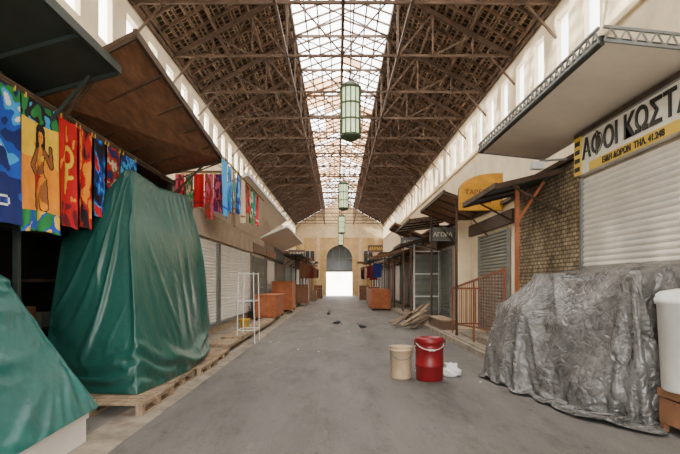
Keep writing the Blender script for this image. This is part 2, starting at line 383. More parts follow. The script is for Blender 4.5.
def facade(name, ya, yb, ox0, ox1, oc, R, zs, front):
    b = MB()
    b.box(XL-.2, ox0, ya, yb, 0, 7, M_ochre); b.box(ox1, XR+.2, ya, yb, 0, 7, M_ochre)
    N = 20; vs = []
    for i in range(N+1):
        t = math.pi*(1-i/N); x = oc+R*math.cos(t); z = zs+R*math.sin(t)
        vs += [(x, ya, z), (x, ya, 7), (x, yb, z), (x, yb, 7)]
    fs = []
    for i in range(N):
        a = i*4; c = a+4
        fs += [(a, c, c+1, a+1), (a+2, a+3, c+3, c+2), (a, a+2, c+2, c)]
    b.add(vs, fs, M_ochre)
    g = [(XL, front, 7), (XR, front, 7), (XR, front, ZE), (SR, front, ZS), (XC, front, ZR), (SL, front, ZS), (XL, front, ZE)]
    b.add(g, [tuple(range(7))], M_ochre2)
    if front == ya:
        b.box(XL, XR, ya-.12, ya, 6.7, 7.0, M_ochre2); b.box(XL, XR, ya-.1, ya, 8.2, 8.35, M_ochre2)
        for x in (-4.2, -2.3, 2.6, 4.4): b.box(x-.22, x+.22, ya-.1, ya, 0, 6.7, M_ochre2)
        for i in range(N):
            t0 = math.pi*i/N; t1 = math.pi*(i+1)/N
            b.beam((oc+(R+.12)*math.cos(t0), ya-.05, zs+(R+.12)*math.sin(t0)), (oc+(R+.12)*math.cos(t1), ya-.05, zs+(R+.12)*math.sin(t1)), .12, .22, M_ochre2, up=(0, 1, 0))
    b.build(name)
ya = YE; ox0, ox1, oc, R, zs = -1.35, 1.65, .15, 1.5, 4.3
facade('wall_back', YE, YE+.5, ox0, ox1, oc, R, zs, YE)
facade('wall_front_light_block', YB-.5, YB, -2.6, 2.8, .1, 2.7, 4.0, YB)  # unseen end wall added behind the camera to cut entrance light
N = 20
b = MB()
b.box(ox0, ox1, ya+.2, ya+.3, 2.75, 3.05, M_shutg)
vs = [(ox0, ya+.25, 3.05)]+[(oc+R*math.cos(math.pi*(1-i/N)), ya+.25, zs+R*math.sin(math.pi*(1-i/N))) for i in range(N+1)]+[(ox1, ya+.25, 3.05)]
b.add(vs, [tuple(range(len(vs)))], M_winglass)
for x in (-.6, .15, .9): b.box(x-.04, x+.04, ya+.17, ya+.24, 3.0, 5.6, M_shutg)
b.box(ox0, ox1, ya+.17, ya+.24, 4.25, 4.35, M_shutg)
b.build('window_1')
for k, x in enumerate((-3.25, 3.5)):
    b = MB(); b.box(x-.5, x+.5, ya-.06, ya-.01, 3.6, 5.2, M_winglass); b.box(x-.6, x+.6, ya-.12, ya-.01, 3.45, 3.6, M_ochre2)
    b.box(x-.6, x+.6, ya-.1, ya-.01, 5.2, 5.35, M_ochre2); b.box(x-.03, x+.03, ya-.09, ya-.05, 3.6, 5.2, M_white)
    b.build('window_%d' % (k+2))
b = MB(); b.box(-14, 14, 105, 109, 0, 5, M_plaza); b.box(-14.3, 14.3, 104.6, 109.3, 5, 5.4, M_plaza)
for x in range(-12, 13, 4): b.box(x-.5, x+.5, 104.9, 105, 2.2, 3.6, M_shutw)
b.build('distant_building')

# ------------------------------------------------------------ roof
b = MB()
for (xe, xs) in ((XL, SL), (XR, SR)):
    s = 1 if xe > 0 else -1
    xo = xe+s*.3; zo = ZE-.16+.15
    pts = [(xo, YB, zo), (xo, YE, zo), (xs, YE, ZS+.1), (xs, YB, ZS+.1)]
    b.slab(pts, .06, M_roof, M_roof)
    L = 14
    for i in range(L):
        t = (i+.4)/L; x = xe+(xs-xe)*t; z = ZE+(ZS-ZE)*t
        big = i in (0, 5, 9, 13)
        b.box(x-.03, x+.03, YB, YE, z-(.06 if big else -.02), z+.08, M_batten)
    y = YB
    while y < YE:
        b.beam((xe, y, ZE+.02), (xs, y, ZS+.02), .055, .09, M_batten); y += .7
b.build('ceiling')

b = MB()
y = 3.5 - 2.8*2
k = 0
while y < YE-1:
    zt = ZE-.05
    b.beam((XL, y, zt), (XR, y, zt), .07, .07, M_iron)
    for (xe, xs) in ((XL, SL), (XR, SR)):
        P = lambda t: Vector((xe+(xs-xe)*t, y, ZE-.12+(ZS-ZE)*t))
        b.beam(P(0), P(1.0), .09, .13, M_iron)
        P2 = lambda t: Vector((xe+(xs-xe)*t, y, ZE-.05))
        b.beam(P(.36), P2(.36), .045, .045, M_iron)
        b.beam(P(.70), P2(.70), .045, .045, M_iron)
        b.beam(P(.36), P2(.70), .045, .045, M_iron)
        b.beam(P(1), P2(1), .06, .06, M_iron)
        b.beam(P(.70), P2(1), .045, .045, M_iron)
        b.beam((xe, y, ZE-.9), P2(.22), .05, .05, M_iron)
        if y+2.8 < YE and k % 2 == 0:
            b.beam(P(.05), P(.68)+Vector((0, 2.8, 0)), .03, .03, M_iron)
            b.beam(P(.68), P(.05)+Vector((0, 2.8, 0)), .03, .03, M_iron)
    b.beam((SL, y, ZS), (SR, y, ZS), .06, .09, M_iron)
    b.beam((SL, y, ZS), (XC, y, ZE), .045, .045, M_iron); b.beam((SR, y, ZS), (XC, y, ZE), .045, .045, M_iron)
    b.beam((XC, y, ZR-.05), (XC, y, ZE), .05, .05, M_iron)
    if y+2.8 < YE:
        b.beam((SL, y, ZS), (SR, y+2.8, ZS), .035, .035, M_iron); b.beam((SR, y, ZS), (SL, y+2.8, ZS), .035, .035, M_iron)
    y += 2.8; k += 1
for x, z in ((XL+.05, ZE-.1), (XR-.05, ZE-.1), (SL, ZS-.05), (SR, ZS-.05), (SL+.0, ZE-.05), (SR, ZE-.05), (XC, ZE-.05)):
    b.box(x-.035, x+.035, YB, YE, z-.05, z+.05, M_iron)
b.build('roof_truss')

b = MB()
pan = .7; y = YB
while y < YE-.01:
    for xs in (SL, SR):
        for q in range(2):
            t0, t1 = q/2, (q+1)/2
            xa, za = xs+(XC-xs)*t0, ZS+.15+(ZR-ZS-.15)*t0
            xb, zb = xs+(XC-xs)*t1, ZS+.15+(ZR-ZS-.15)*t1
            dirty = .05+.4*(noise.noise(Vector((y*.12, q*2.0, xs))) > .1)+(.35 if 22 < y < 50 else 0)
            m = M_glassd if random.random() < dirty else M_glassc
            if random.random() < .06: continue
            b.add([(xa, y, za), (xa, y+pan, za), (xb, y+pan, zb), (xb, y, zb)], [(0, 1, 2, 3)], m)
    y += pan
y = YB
while y < YE:
    for xs in (SL, SR): b.beam((xs, y, ZS+.12), (XC, y, ZR-.03), .05, .06, M_iron)
    y += .7
for t in (0, .25, .5, .75, 1):
    for xs in (SL, SR):
        x = xs+(XC-xs)*t; z = ZS+.12+(ZR-.15-ZS)*t
        b.box(x-.025, x+.025, YB, YE, z-.03, z+.03, M_iron)
b.build('skylight')

def lantern(x, y, z0, h, r):
    b = MB(); n = 12
    b.cyl((x, y, z0+h+.15), (x, y, ZE-.05), .015, .015, M_iron, 6)
    b.lathe((x, y, z0), [(.02, h+.18), (r*.5, h+.13), (r*1.05, h+.02), (r*1.05, h-.03), (r*.95, h-.04)], M_lampf)
    b.lathe((x, y, z0), [(r*.95, .04), (r*1.03, .03), (r*1.03, -.03), (r*.5, -.1), (.02, -.13)], M_lampf)
    b.cyl((x, y, z0+.02), (x, y, z0+h-.02), r*.86, r*.86, M_lampg, 20, False)
    for i in range(n):
        t = 2*math.pi*i/n; cx, cy = x+r*.95*math.cos(t), y+r*.95*math.sin(t)
        b.cyl((cx, cy, z0), (cx, cy, z0+h), .018, .018, M_lampf, 6)
    for zz in (.33, .66):
        b.lathe((x, y, z0+h*zz), [(r*.93, -.02), (r*1.0, -.02), (r*1.0, .02), (r*.93, .02)], M_lampf)
    for i in range(4):
        t = math.pi/2*i+.3
        b.beam((x+r*math.cos(t), y+r*math.sin(t), z0+h), (x, y, z0+h+.5), .015, .015, M_iron)
    b.build('hanging_lantern')
for y in (12, 23.8, 35.6, 47.4): lantern(.3 if y < 15 else .26, y, 5.1, 1.15, .25)

# ------------------------------------------------------------ shops
def shutter(b, x, y0, y1, z0, z1, s, m, pitch=.085):
    n = int((z1-z0)/pitch)
    vs = []; fs = []
    for i in range(n*4+1):
        t = i/4; z = z0+(z1-z0)*t/n
        d = .025*abs(math.sin(math.pi*t))
        vs += [(x-s*d, y0, z), (x-s*d, y1, z)]
    for i in range(n*4): fs.append((i*2, i*2+1, i*2+3, i*2+2))
    b.add(vs, fs, m, False)
    b.box(min(x, x-s*.06), max(x, x-s*.06), y0-.06, y0, z0, z1, M_steel)
    b.box(min(x, x-s*.06), max(x, x-s*.06), y1, y1+.06, z0, z1, M_steel)
    b.box(min(x, x-s*.07), max(x, x-s*.07), y0, y1, z0, z0+.08, M_steel)

def shop(y0, y1, s, ztop, base, wallm, shuts, fascia=None, fz=(2.9, 3.4), xf=None, extra=None):
    xw = XR-.01 if s > 0 else XL+.01
    xf = xf or (FR if s > 0 else FL)
    b = MB()
    xx = sorted((xf, xw))
    b.box(xx[0], xx[1], y0+.01, y1-.01, base, ztop, wallm)
    for (a, c, z0, z1, m) in shuts: shutter(b, xf-s*.03, a, c, z0, z1, s, m)
    if fascia:
        e = sorted((xf, xf-s*.1)); b.box(e[0], e[1], y0+.03, y1-.03, fz[0], fz[1], fascia)
    e = sorted((xf-s*.12, xw)); b.box(e[0], e[1], y0+.01, y1-.01, ztop, ztop+.08, M_timber)
    if extra:
        for ex in extra: b.box(*ex)
    return b.build('market_shop')

shop(-2, 8.45, 1, 3.98, 0, M_cream2, [(.2, 2.2, .1, 3.3, M_shut), (2.6, 5.2, .1, 3.3, M_shut), (5.45, 8.25, .1, 3.3, M_shut)])
shop(8.45, 11.5, 1, 3.7, .16, M_stone, [])
shop(11.5, 15.6, 1, 3.5, .16, M_cream, [(11.9, 14.3, .3, 2.9, M_shutg)], M_timber, (2.98, 3.3), extra=[(3.7, 4.08, 15.33, 15.58, .16, 3.49, M_cream), (3.66, 4.08, 15.30, 15.59, 3.2, 3.35, M_cream)])
shop(15.6, 20.2, 1, 3.6, .16, M_cream2, [(18.0, 19.8, .3, 2.8, M_shutg)], M_timber, (2.9, 3.3))
shop(-2, 5.2, -1, 3.7, 0, M_dark, [(3.0, 5.0, .1, 2.7, M_dgreen)])
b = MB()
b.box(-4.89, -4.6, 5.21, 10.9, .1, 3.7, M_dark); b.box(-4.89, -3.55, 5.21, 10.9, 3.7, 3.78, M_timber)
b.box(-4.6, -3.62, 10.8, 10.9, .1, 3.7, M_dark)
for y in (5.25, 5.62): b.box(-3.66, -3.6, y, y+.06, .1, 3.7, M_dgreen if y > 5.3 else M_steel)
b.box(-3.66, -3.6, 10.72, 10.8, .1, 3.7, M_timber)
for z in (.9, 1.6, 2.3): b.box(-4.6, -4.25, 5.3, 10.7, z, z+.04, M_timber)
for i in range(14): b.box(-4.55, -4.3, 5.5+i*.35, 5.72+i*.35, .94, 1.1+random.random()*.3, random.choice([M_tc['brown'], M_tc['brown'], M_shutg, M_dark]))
b.build('market_shop')
shop(10.9, 20.6, -1, 3.75, .10, M_cream2, [(11.4, 14.6, .35, 2.75, M_shutw), (15.0, 20.2, .35, 2.75, M_shutw)], M_cream2, (2.8, 3.4))
cols = [M_cream2, M_timber, M_shutb, M_ply, M_dgreen, M_cream2]
sh = [M_shutg, M_shutw, M_shutb, M_shutg]
for s, ys in ((1, 20.2), (-1, 20.6)):
    y = ys; i = 0
    while y < YE-2:
        w = min(random.uniform(3.8, 5.2), YE-.6-y)
        shop(y, y+w, s, random.uniform(3.3, 3.9), .16 if s > 0 else .10, cols[(i*2+(s > 0)) % 6],
             [(y+.35, y+w-.35, .3, 2.7, sh[(i+(s > 0)*2) % 4])], cols[(i+2) % 6], (2.85, 3.25))
        y += w; i += 1

# ------------------------------------------------------------ awnings
def awning(name, s, y0, y1, xo, zo, xi, zi, m, edge, t=.05, struts=True, truss=False, zo1=None, ribs=True, posts=False):
    zo1 = zo if zo1 is None else zo1
    b = MB()
    pts = [(xo, y0, zo), (xo, y1, zo1), (xi, y1, zi), (xi, y0, zi)]
    b.slab(pts, t, m, edge)
    n = max(2, int((y1-y0)/.9))
    if ribs:
        for i in range(n+1):
            y = y0+.03+(y1-y0-.06)*i/n; zz = zo+(zo1-zo)*i/n
            b.beam((xo, y, zz-.02), (xi, y, zi-.02), .04, .05, edge)
    b.beam((xo, y0, zo+.02), (xo, y1, zo1+.02), .05, .10, edge)
    if struts:
        for y, zz in ((y0+.15, zo), (y1-.15, zo1)):
            b.beam((xo-(xo-xi)*.25, y, zz-(zz-zi)*.25-.03), (xi, y, zi-.75), .035, .035, edge)
    if posts:
        xp = 3.2 if s > 0 else -2.8
        f = (xp-xo)/(xi-xo); zp = zo+(zi-zo)*f
        for y in (y0+.1, y1-.1): b.box(xp-.03, xp+.03, y-.03, y+.03, .16 if s > 0 else .10, zp, edge)
    if truss:
        zt = .15
        def tr(p0, p1):
            p0 = Vector(p0); p1 = Vector(p1); up = Vector((0, 0, zt))
            b.beam(p0, p1, .03, .03, M_steel); b.beam(p0+up, p1+up, .03, .03, M_steel)
            n = int((p1-p0).length/.16)
            for i in range(n):
                a = p0.lerp(p1, i/n); c = p0.lerp(p1, (i+1)/n); mdl = (a+c)/2
                b.beam(a, mdl+up, .016, .016, M_steel); b.beam(mdl+up, c, .016, .016, M_steel)
        tr((xo-.04*s, y0, zo), (xo-.04*s, y1, zo1)); tr((xo, y0-.03, zo), (xi, y0-.03, zi)); tr((xo, y1+.03, zo1), (xi, y1+.03, zi))
    return b.build(name)

awning('shop_canopy', 1, 5.45, 10.1, 2.88, 4.22, 4.2, 4.08, M_canopyl, M_dgreen, .06, False, True, ribs=False)
awning('wooden_awning', 1, 9.0, 11.35, 2.85, 3.32, FR, 3.62, M_bluesh, M_timber, .05, True)
awning('wooden_awning', 1, 13.4, 17.2, 2.85, 4.0, FR, 3.55, M_ply, M_timber, posts=True)
awning('wooden_awning', 1, 17.4, 21.5, 2.5, 3.75, FR, 3.95, M_canopy, M_timber)
awning('wooden_awning', 1, 18.4, 20.6, 2.3, 2.95, FR, 3.45, M_bluesh, M_timber)
awning('wooden_awning', -1, 5.95, 10.5, -2.42, 4.55, -3.75, 3.85, M_ply, M_timber, .05, True, zo1=4.15)
awning('metal_awning', -1, 3.2, 6.0, -2.62, 4.12, -3.75, 3.8, M_dgreen, M_dgreen, .05, True)
awning('cream_canopy', -1, 12.8, 22.5, -2.3, 4.35, FL-.05, 3.5, M_canopyl, M_white, .08, False, ribs=False)
awning('cream_canopy', -1, 22.8, 32.5, -2.3, 4.1, FL-.05, 3.55, M_canopyl, M_white, .08, False, ribs=False)
am = [M_timber, M_canopy, M_bluesh, M_ply, M_dgreen, M_ply]
y = 21.9; i = 0
while y < 54:
    w = random.uniform(2.4, 3.8)
    awning('shop_awning', 1, y, y+w, random.uniform(1.9, 2.8), random.uniform(2.8, 4.3), FR, 3.45, am[i % 6], am[(i+3) % 6], posts=True)
    y += w+.2; i += 1
y = 33; i = 0
while y < 54:
    w = random.uniform(2.4, 3.8)
    awning('shop_awning', -1, y, y+w, random.uniform(-2.5, -2.0), random.uniform(2.9, 3.9), FL, 3.45, am[(i+1) % 6], am[(i+4) % 6], posts=True)
    y += w+.2; i += 1

b = MB()
b.box(3.98, FR, 4.4, 8.4, 3.36, 3.98, M_signw)
b.box(3.965, 3.98, 4.4, 7.9, 3.36, 3.50, M_signy)
b.box(3.965, 3.98, 8.16, 8.4, 3.36, 3.98, M_signy)
b.box(3.97, 3.985, 4.4, 8.4, 3.955, 3.98, M_steel)
sg = b.build('shop_sign')
text('lettering', 'ΑΦΟΙ ΚΩΣΤΑ', .44, (3.965, 8.12, 3.58), 1, M_black, sg, .006, .008, squeeze=.92)
text('lettering_small', 'ΕΙΔΗ ΔΩΡΩΝ  ΤΗΛ. 41.248', .12, (3.96, 7.5, 3.385), 1, M_black, sg, .004, .003)
for i in range(4): 
    bb = MB(); bb.box(3.955, 3.966, 8.2, 8.36, 3.42+i*.14, 3.49+i*.14, M_black); bb.build('stripe', sg)
b = MB(); b.beam((4.1, 8.7, 3.75), (3.5, 8.7, 3.70), .03, .03, M_steel); b.box(3.36, 3.56, 8.62, 8.78, 3.56, 3.68, M_white); b.build('flood_lamp')

def hsign(name, x0, x1, y, z0, z1, m, txt=None, size=.3, tm=M_black, t=.08, px=.08, pz=.3):
    b = MB(); b.box(x0, x1, y, y+t, z0, z1, m)
    for a, c, d, e in ((x0-.03, x1+.03, z0-.03, z0), (x0-.03, x1+.03, z1, z1+.03), (x0-.03, x0, z0, z1), (x1, x1+.03, z0, z1)): b.box(a, c, y-.01, y+t+.01, d, e, M_steel)
    o = b.build(name)
    if txt: text('lettering', txt, size, (x0+px, y-.01, z0+(z1-z0)*pz), 1, tm, o, .004, .004, face='front')
    return o
b = MB(); pr = [(2.97, 3.36), (4.06, 3.36), (4.06, 4.28)]+[(3.9-.93*math.sin(math.pi/2*k/8), 4.28-.0-.45*(1-math.cos(math.pi/2*k/8))) for k in range(9)]
nn = len(pr); vs = [(x, 12.3, z) for x, z in pr]+[(x, 12.4, z) for x, z in pr]
b.add(vs, [tuple(range(nn)), tuple(range(2*nn-1, nn-1, -1))], M_signo); b.add(vs, [(i, nn+i, nn+(i+1) % nn, (i+1) % nn) for i in range(nn)], M_timber)
o = b.build('orange_sign'); text('lettering', 'ΤΑΒΕΡΝΑ', .17, (3.12, 12.29, 3.75), 1, M_tc['brown'], o, .004, .003, face='front'); text('lettering_small', 'ΚΡΗΤΗ', .12, (3.35, 12.29, 3.52), 1, M_tc['brown'], o, .004, .003, face='front')
hsign('shop_sign', 3.2, 4.07, 17.25, 3.05, 3.45, M_shutg, 'ΑΓΟΡΑ', .20, M_signw)
hsign('shop_sign', 2.75, 3.6, 21.7, 3.15, 3.5, M_steel, 'ΔΩΡΑ', .22, M_signw)
hsign('shop_sign', 2.3, 3.4, 38.2, 3.9, 4.4, M_shutb, 'ΔΕΡΜΑ', .3, M_signy)
hsign('shop_sign', -3.57, -2.4, 36.2, 3.4, 3.9, M_shutb, 'ΚΑΦΕΣ', .3, M_signw)

b = MB(); b.box(-3.45, -2.52, 3.4, 5.0, .0, .30, M_white); b.box(-3.47, -2.50, 3.38, 5.02, .24, .31, M_shutw); b.build('white_storage_box')

def crate(name, x0, x1, y0, y1, z0, h, m, slat=4):
    b = MB()
    for x in (x0, x1-.04):
        for y in (y0, y1-.04): b.box(x, x+.04, y, y+.04, z0, z0+h, m)
    sw = h/slat
    for i in range(slat):
        a, c = z0+i*sw+.01, z0+(i+1)*sw-.012
        b.box(x0-.012, x0, y0, y1, a, c, m); b.box(x1, x1+.012, y0, y1, a, c, m)
        b.box(x0, x1, y0-.012, y0, a, c, m); b.box(x0, x1, y1, y1+.012, a, c, m)
    b.box(x0, x1, y0, y1, z0, z0+.02, m)
    return b
b = MB(); b.box(3.46, 4.0, 4.95, 5.42, .38, .46, M_ply)
for x in (3.48, 3.92):
    for y in (4.97, 5.34): b.box(x, x+.06, y, y+.06, 0, .38, M_ply)
b.box(3.47, 3.99, 4.97, 5.4, .10, .36, M_ply)
b.build('wooden_plinth')
b = MB()
b.lathe((3.70, 5.2, .46), [(.001, 0), (.27, 0), (.285, .02), (.33, .90), (.35, .91), (.355, .97), (.34, .98), (.34, 1.01), (.30, 1.04), (.15, 1.07), (.001, 1.075)], M_white, 36)
b.build('white_plastic_bin')

# ------------------------------------------------------------ pallets & planks
for k in range(4):
    b = MB(); y0 = 5.95+k*1.27; x1 = -2.34+[.02, -.05, .03, -.02][k]
    for i in range(8):
        yy = y0+i*.153; b.box(-3.58, x1, yy, yy+.10, .125, .15, M_wood)
    for x in (-3.5, -3.0, x1-.09): b.box(x, x+.08, y0, y0+1.17, .10, .125, M_wood); b.box(x, x+.08, y0, y0+1.17, 0, .022, M_wood)
    for x in (-3.5, -3.0, x1-.09):
        for yy in (y0, y0+.53, y0+1.07): b.box(x, x+.08, yy, yy+.1, .022, .10, M_wood)
    b.build('wooden_pallet')
b = MB()
for i in range(7): b.box(-2.95, -2.45, 11.4+i*1.15, 12.5+i*1.15, .10, .17+random.uniform(0, .05), M_wood)
b.build('timber_step')

# ------------------------------------------------------------ towels
def towel(name, p0, p1, L, pat, nu=36, nv=48, wav=.03, seed=0):
    p0 = Vector(p0); p1 = Vector(p1); d = p1-p0; nn = Vector((-d.y, d.x, 0)).normalized()
    b = MB()
    def fn(u, v):
        w = wav*math.sin(u*9+seed+1.2*v)*(.3+v)+.5*wav*math.sin(u*21+seed*2-v)*v
        sq = 1-.08*v*math.sin(v*2+seed)
        p = p0+d*(.5+(u-.5)*sq)
        return p+nn*w+Vector((0, 0, -L*v-.03*math.sin(u*math.pi)*(1-v)-.02*math.sin(u*5+seed)*v))
    b.grid(fn, nu, nv, None, True, pat)
    b.cyl(p0-d.normalized()*.02, p1+d.normalized()*.02, .012, .012, M_iron, 6)
    for t in (.08, .92): b.box(*(lambda c: (c.x-.012, c.x+.012, c.y-.010, c.y+.010, c.z-.04, c.z+.015))(p0+d*t), M_yel)
    return b.build(name)
T = M_tc
def ell(u, v, cu, cv, ru, rv): return ((u-cu)/ru)**2+((v-cv)/rv)**2 < 1
def cap(u, v, a, c, r0, r1=None, asp=2.0):
    r1 = r0 if r1 is None else r1
    ax, ay, cx, cy = a[0], a[1]*asp, c[0], c[1]*asp
    dx, dy = cx-ax, cy-ay; px, py = u-ax, v*asp-ay
    t = max(0, min(1, (px*dx+py*dy)/(dx*dx+dy*dy+1e-9)))
    return math.hypot(px-t*dx, py-t*dy) < r0+(r1-r0)*t
FONT = {'M': ['10001', '11011', '10101', '10001', '10001'], 'O': ['01110', '10001', '10001', '10001', '01110'], 'C': ['01111', '10000', '10000', '10000', '01111'], 'A': ['01110', '10001', '11111', '10001', '10001']}
def letters(u, v, s, u0, v0, w, h):
    if not (u0 <= u < u0+w*len(s) and v0 <= v < v0+h): return False
    k = int((u-u0)/w); fu = (u-u0)/w-k
    if fu > .86: return False
    return FONT[s[k]][int((v-v0)/h*5)][min(4, int(fu/.86*5))] == '1'
def p_blue(u, v):
    if letters(u, v, 'CAMO', .20, .80, .17, .075): return T['white']
    w = noise.noise(Vector((u*2.5, v*5, 0)))+.5*noise.noise(Vector((u*8, v*12, 2)))
    if cap(u, v, (.2, .72), (.75, .52), .03, .09, 1.3) or cap(u, v, (.75, .52), (.85, .60), .09, .03, 1.3): return T['navy']
    if v > .66: return T['navy'] if w < .22 else T['blue']
    if w > .40: return T['white']
    if w > .15: return T['sky']
    if v < .10: return T['green'] if w > -.1 else T['navy']
    return T['blue'] if w > -.22 else T['navy']
def body(u, v, g):
    A = 2.1
    if cap(u, v, (.50, .25), (.50, .27), .085+g, None, A): return 1
    if cap(u, v, (.50, .30), (.50, .34), .035+g, None, A): return 1
    if cap(u, v, (.40, .375), (.62, .375), .055+g, None, A): return 1
    if cap(u, v, (.51, .38), (.50, .50), .11+g, .085+g, A): return 1
    if cap(u, v, (.50, .52), (.49, .60), .10+g, .155+g, A): return 1
    if cap(u, v, (.42, .60), (.40, .80), .10+g, .07+g, A): return 1
    if cap(u, v, (.57, .60), (.62, .80), .10+g, .07+g, A): return 1
    if cap(u, v, (.36, .38), (.24, .50), .042+g, .035+g, A) or cap(u, v, (.24, .50), (.36, .58), .035+g, .03+g, A): return 1
    if cap(u, v, (.66, .38), (.80, .46), .042+g, .035+g, A) or cap(u, v, (.80, .46), (.78, .32), .035+g, .03+g, A): return 1
    return 0
def p_woman(u, v):
    A = 2.1
    if body(u, v, 0):
        if cap(u, v, (.43, .42), (.44, .42), .05, None, A) or cap(u, v, (.58, .42), (.59, .42), .05, None, A): return T['yellow']
        if v > .56 and v < .66+.1*math.sin(u*8): return T['red']
        if .235 < v < .275 and cap(u, v, (.50, .25), (.50, .27), .085, None, A) and abs(abs(u-.5)-.035) < .014 and abs(v-.25) < .006: return T['black']
        return T['skin'] if noise.noise(Vector((u*5, v*8, 5))) < .15 else T['orange']
    if cap(u, v, (.46, .22), (.40, .36), .13, .09, A) or cap(u, v, (.52, .21), (.60, .33), .12, .05, A): return T['black']
    if body(u, v, .022): return T['black']
    w = noise.noise(Vector((u*5, v*9, 3)))
    if v < .16: return T['green'] if w > .05 else (T['black'] if w > -.2 else T['sky'])
    if v > .84: return T['green'] if w > 0 else (T['blue'] if w > -.25 else T['yellow'])
    return T['yellow'] if v+.15*w < .42 else T['orange']
def p_red(u, v):
    if ell(u, v, .5, .34, .26, .11) and not ell(u, v, .5, .34, .15, .06): return T['yellow']
    if cap(u, v, (.5, .45), (.45, .68), .05, .03, 1.8) or cap(u, v, (.3, .56), (.7, .52), .035, None, 1.8): return T['yellow']
    w = noise.noise(Vector((u*6, v*9, 8)))
    if v > .78 and w > 0: return T['maroon']
    if w > .38: return T['orange']
    return T['red']
def blotch(c, seed, s=3):
    def f(u, v):
        n = noise.noise(Vector((u*s+seed, v*s*1.6, seed*3)))+.4*noise.noise(Vector((u*s*3+seed, v*s*4, seed*3)))
        k = int((n+.5)*len(c)*1.25-.12*len(c)); return T[c[max(0, min(len(c)-1, k))]]
    return f
def plain(a, bnd=None):
    return lambda u, v: T[bnd] if bnd and (.84 < v < .88) else T[a]
XT = -3.35; zt = 3.62
towel('beach_towel', (XT, 4.2, zt), (XT, 5.26, zt), 1.44, p_blue, 110, 130, .03, seed=1)
towel('beach_towel', (XT, 5.30, zt), (XT, 5.98, zt), 1.46, p_woman, 90, 170, .022, seed=2)
towel('beach_towel', (XT, 6.0, zt), (XT, 6.42, zt), 1.34, p_red, 50, 110, .028, seed=3)
towel('beach_towel', (XT, 6.45, zt), (XT, 6.82, zt), 1.30, blotch(['black', 'maroon', 'red', 'red', 'orange'], 4, 2.5), 40, 80, seed=4)
towel('beach_towel', (XT, 6.85, zt), (XT, 7.22, zt), 1.1, blotch(['black', 'navy', 'blue', 'sky', 'red'], 7), 40, 80, seed=5)
towel('beach_towel', (XT, 7.25, zt), (XT, 7.7, zt), .8, blotch(['navy', 'maroon', 'red', 'brown', 'cream'], 9), seed=6)
towel('beach_towel', (XT, 7.75, zt), (XT, 8.3, zt), .7, blotch(['blue', 'sky', 'navy'], 12), seed=7)
b = MB(); b.cyl((XT, 3.8, zt+.03), (XT, 10.3, zt+.03), .02, .02, M_iron, 8)
for y in (4.0, 5.3, 7.0, 8.6, 10.1): b.beam((XT, y, zt+.03), (-3.62, y, zt+.1), .03, .03, M_iron)
b.build('hanging_rail')
pats = [blotch(['maroon', 'red', 'pink'], 2), blotch(['green', 'cream', 'brown'], 3), plain('red', 'maroon'), blotch(['pink', 'red', 'brown'], 5), blotch(['purple', 'maroon', 'pink'], 6)]
x = -3.5
for k in range(5):
    w = [.2, .17, .22, .18, .2][k]
    towel('hanging_towel', (x, 10.75, 3.95), (x+w, 10.75, 3.95), [.8, .95, .75, 1.0, .85][k], pats[k], 14, 24, .015, seed=k)
    x += w+.015
b = MB(); b.cyl((-3.6, 10.75, 3.98), (-2.4, 10.75, 3.98), .015, .015, M_iron, 6); b.cyl((-2.4, 10.6, 4.22), (-2.4, 16.2, 4.22), .015, .015, M_iron, 6)
b.beam((-2.4, 10.75, 3.98), (-2.4, 10.75, 4.22), .02, .02, M_iron)
for y in (10.75, 12.5): b.beam((-2.4, y, 4.22), (FL, y, 3.75), .025, .025, M_iron)
b.build('hanging_rail')
pt2 = [plain('sky', 'blue'), blotch(['sky', 'blue', 'teal'], 5), blotch(['cream', 'brown', 'teal'], 6), blotch(['sky', 'blue', 'navy'], 2), plain('cream', 'brown'), blotch(['maroon', 'red', 'brown'], 8),
       blotch(['cream', 'green', 'brown'], 1), plain('teal', 'cream'), plain('red', 'white')]
y = 10.3
for k in range(9):
    w = [.5, .45, .4, .55, .45, .5, .5, .5, .5][k]
    towel('hanging_towel', (-2.4, y, 4.2), (-2.4, y+w, 4.2), [1.2, 1.05, 1.3, .95, 1.1, .8, 1.0, .7, .9][k], pt2[k], 14, 24, .025, seed=k+3)
    y += w+.06

b = MB()
def rk(p, q, r=.010, m=M_white): b.cyl(p, q, r, r, m, 6)
x0, x1, y0, y1 = -2.6, -2.15, 12.9, 13.7
for x in (x0, x1):
    for y in (y0, y1): rk((x, y, .0 if x > -2.5 else .20), ((x0+x1)/2+(x-(x0+x1)/2)*.85, y, 1.85), .014)
for z in (.35, 1.1, 1.82):
    f = 1-.15*z/1.9; c = (x0+x1)/2; h = (x1-x0)/2*f
    rk((c-h, y0, z), (c+h, y0, z)); rk((c-h, y1, z), (c+h, y1, z)); rk((c-h, y0, z), (c-h, y1, z)); rk((c+h, y0, z), (c+h, y1, z))
b.build('display_rack')
def bucket(name, x, y, z, r0, r1, h, m, handle=True):
    b = MB()
    b.lathe((x, y, z), [(.001, 0), (r0, 0), (r0, .02), (r1*.97, h*.86), (r1*1.05, h*.87), (r1*1.05, h*.91), (r1, h*.92), (r1*1.02, h-.01), (r1*1.05, h), (r1*.95, h), (r0*.93, .04), (.001, .04)], m)
    if handle:
        pv = None
        for i in range(13):
            t = math.pi*i/12; p = Vector((x+r1*1.05*math.cos(t), y-(r1*1.06)*math.sin(t), z+h*.88-.14*math.sin(t)))
            if pv: b.cyl(pv, p, .007, .007, M_steel, 6)
            pv = p
    return b.build(name)
bucket('yellow_bucket', -2.8, 15.0, .22, .12, .16, .28, M_yel)
bucket('beige_bucket', 1.05, 8.35, 0, .165, .185, .53, M_beige)
b = MB(); cx, cy = 1.50, 8.2
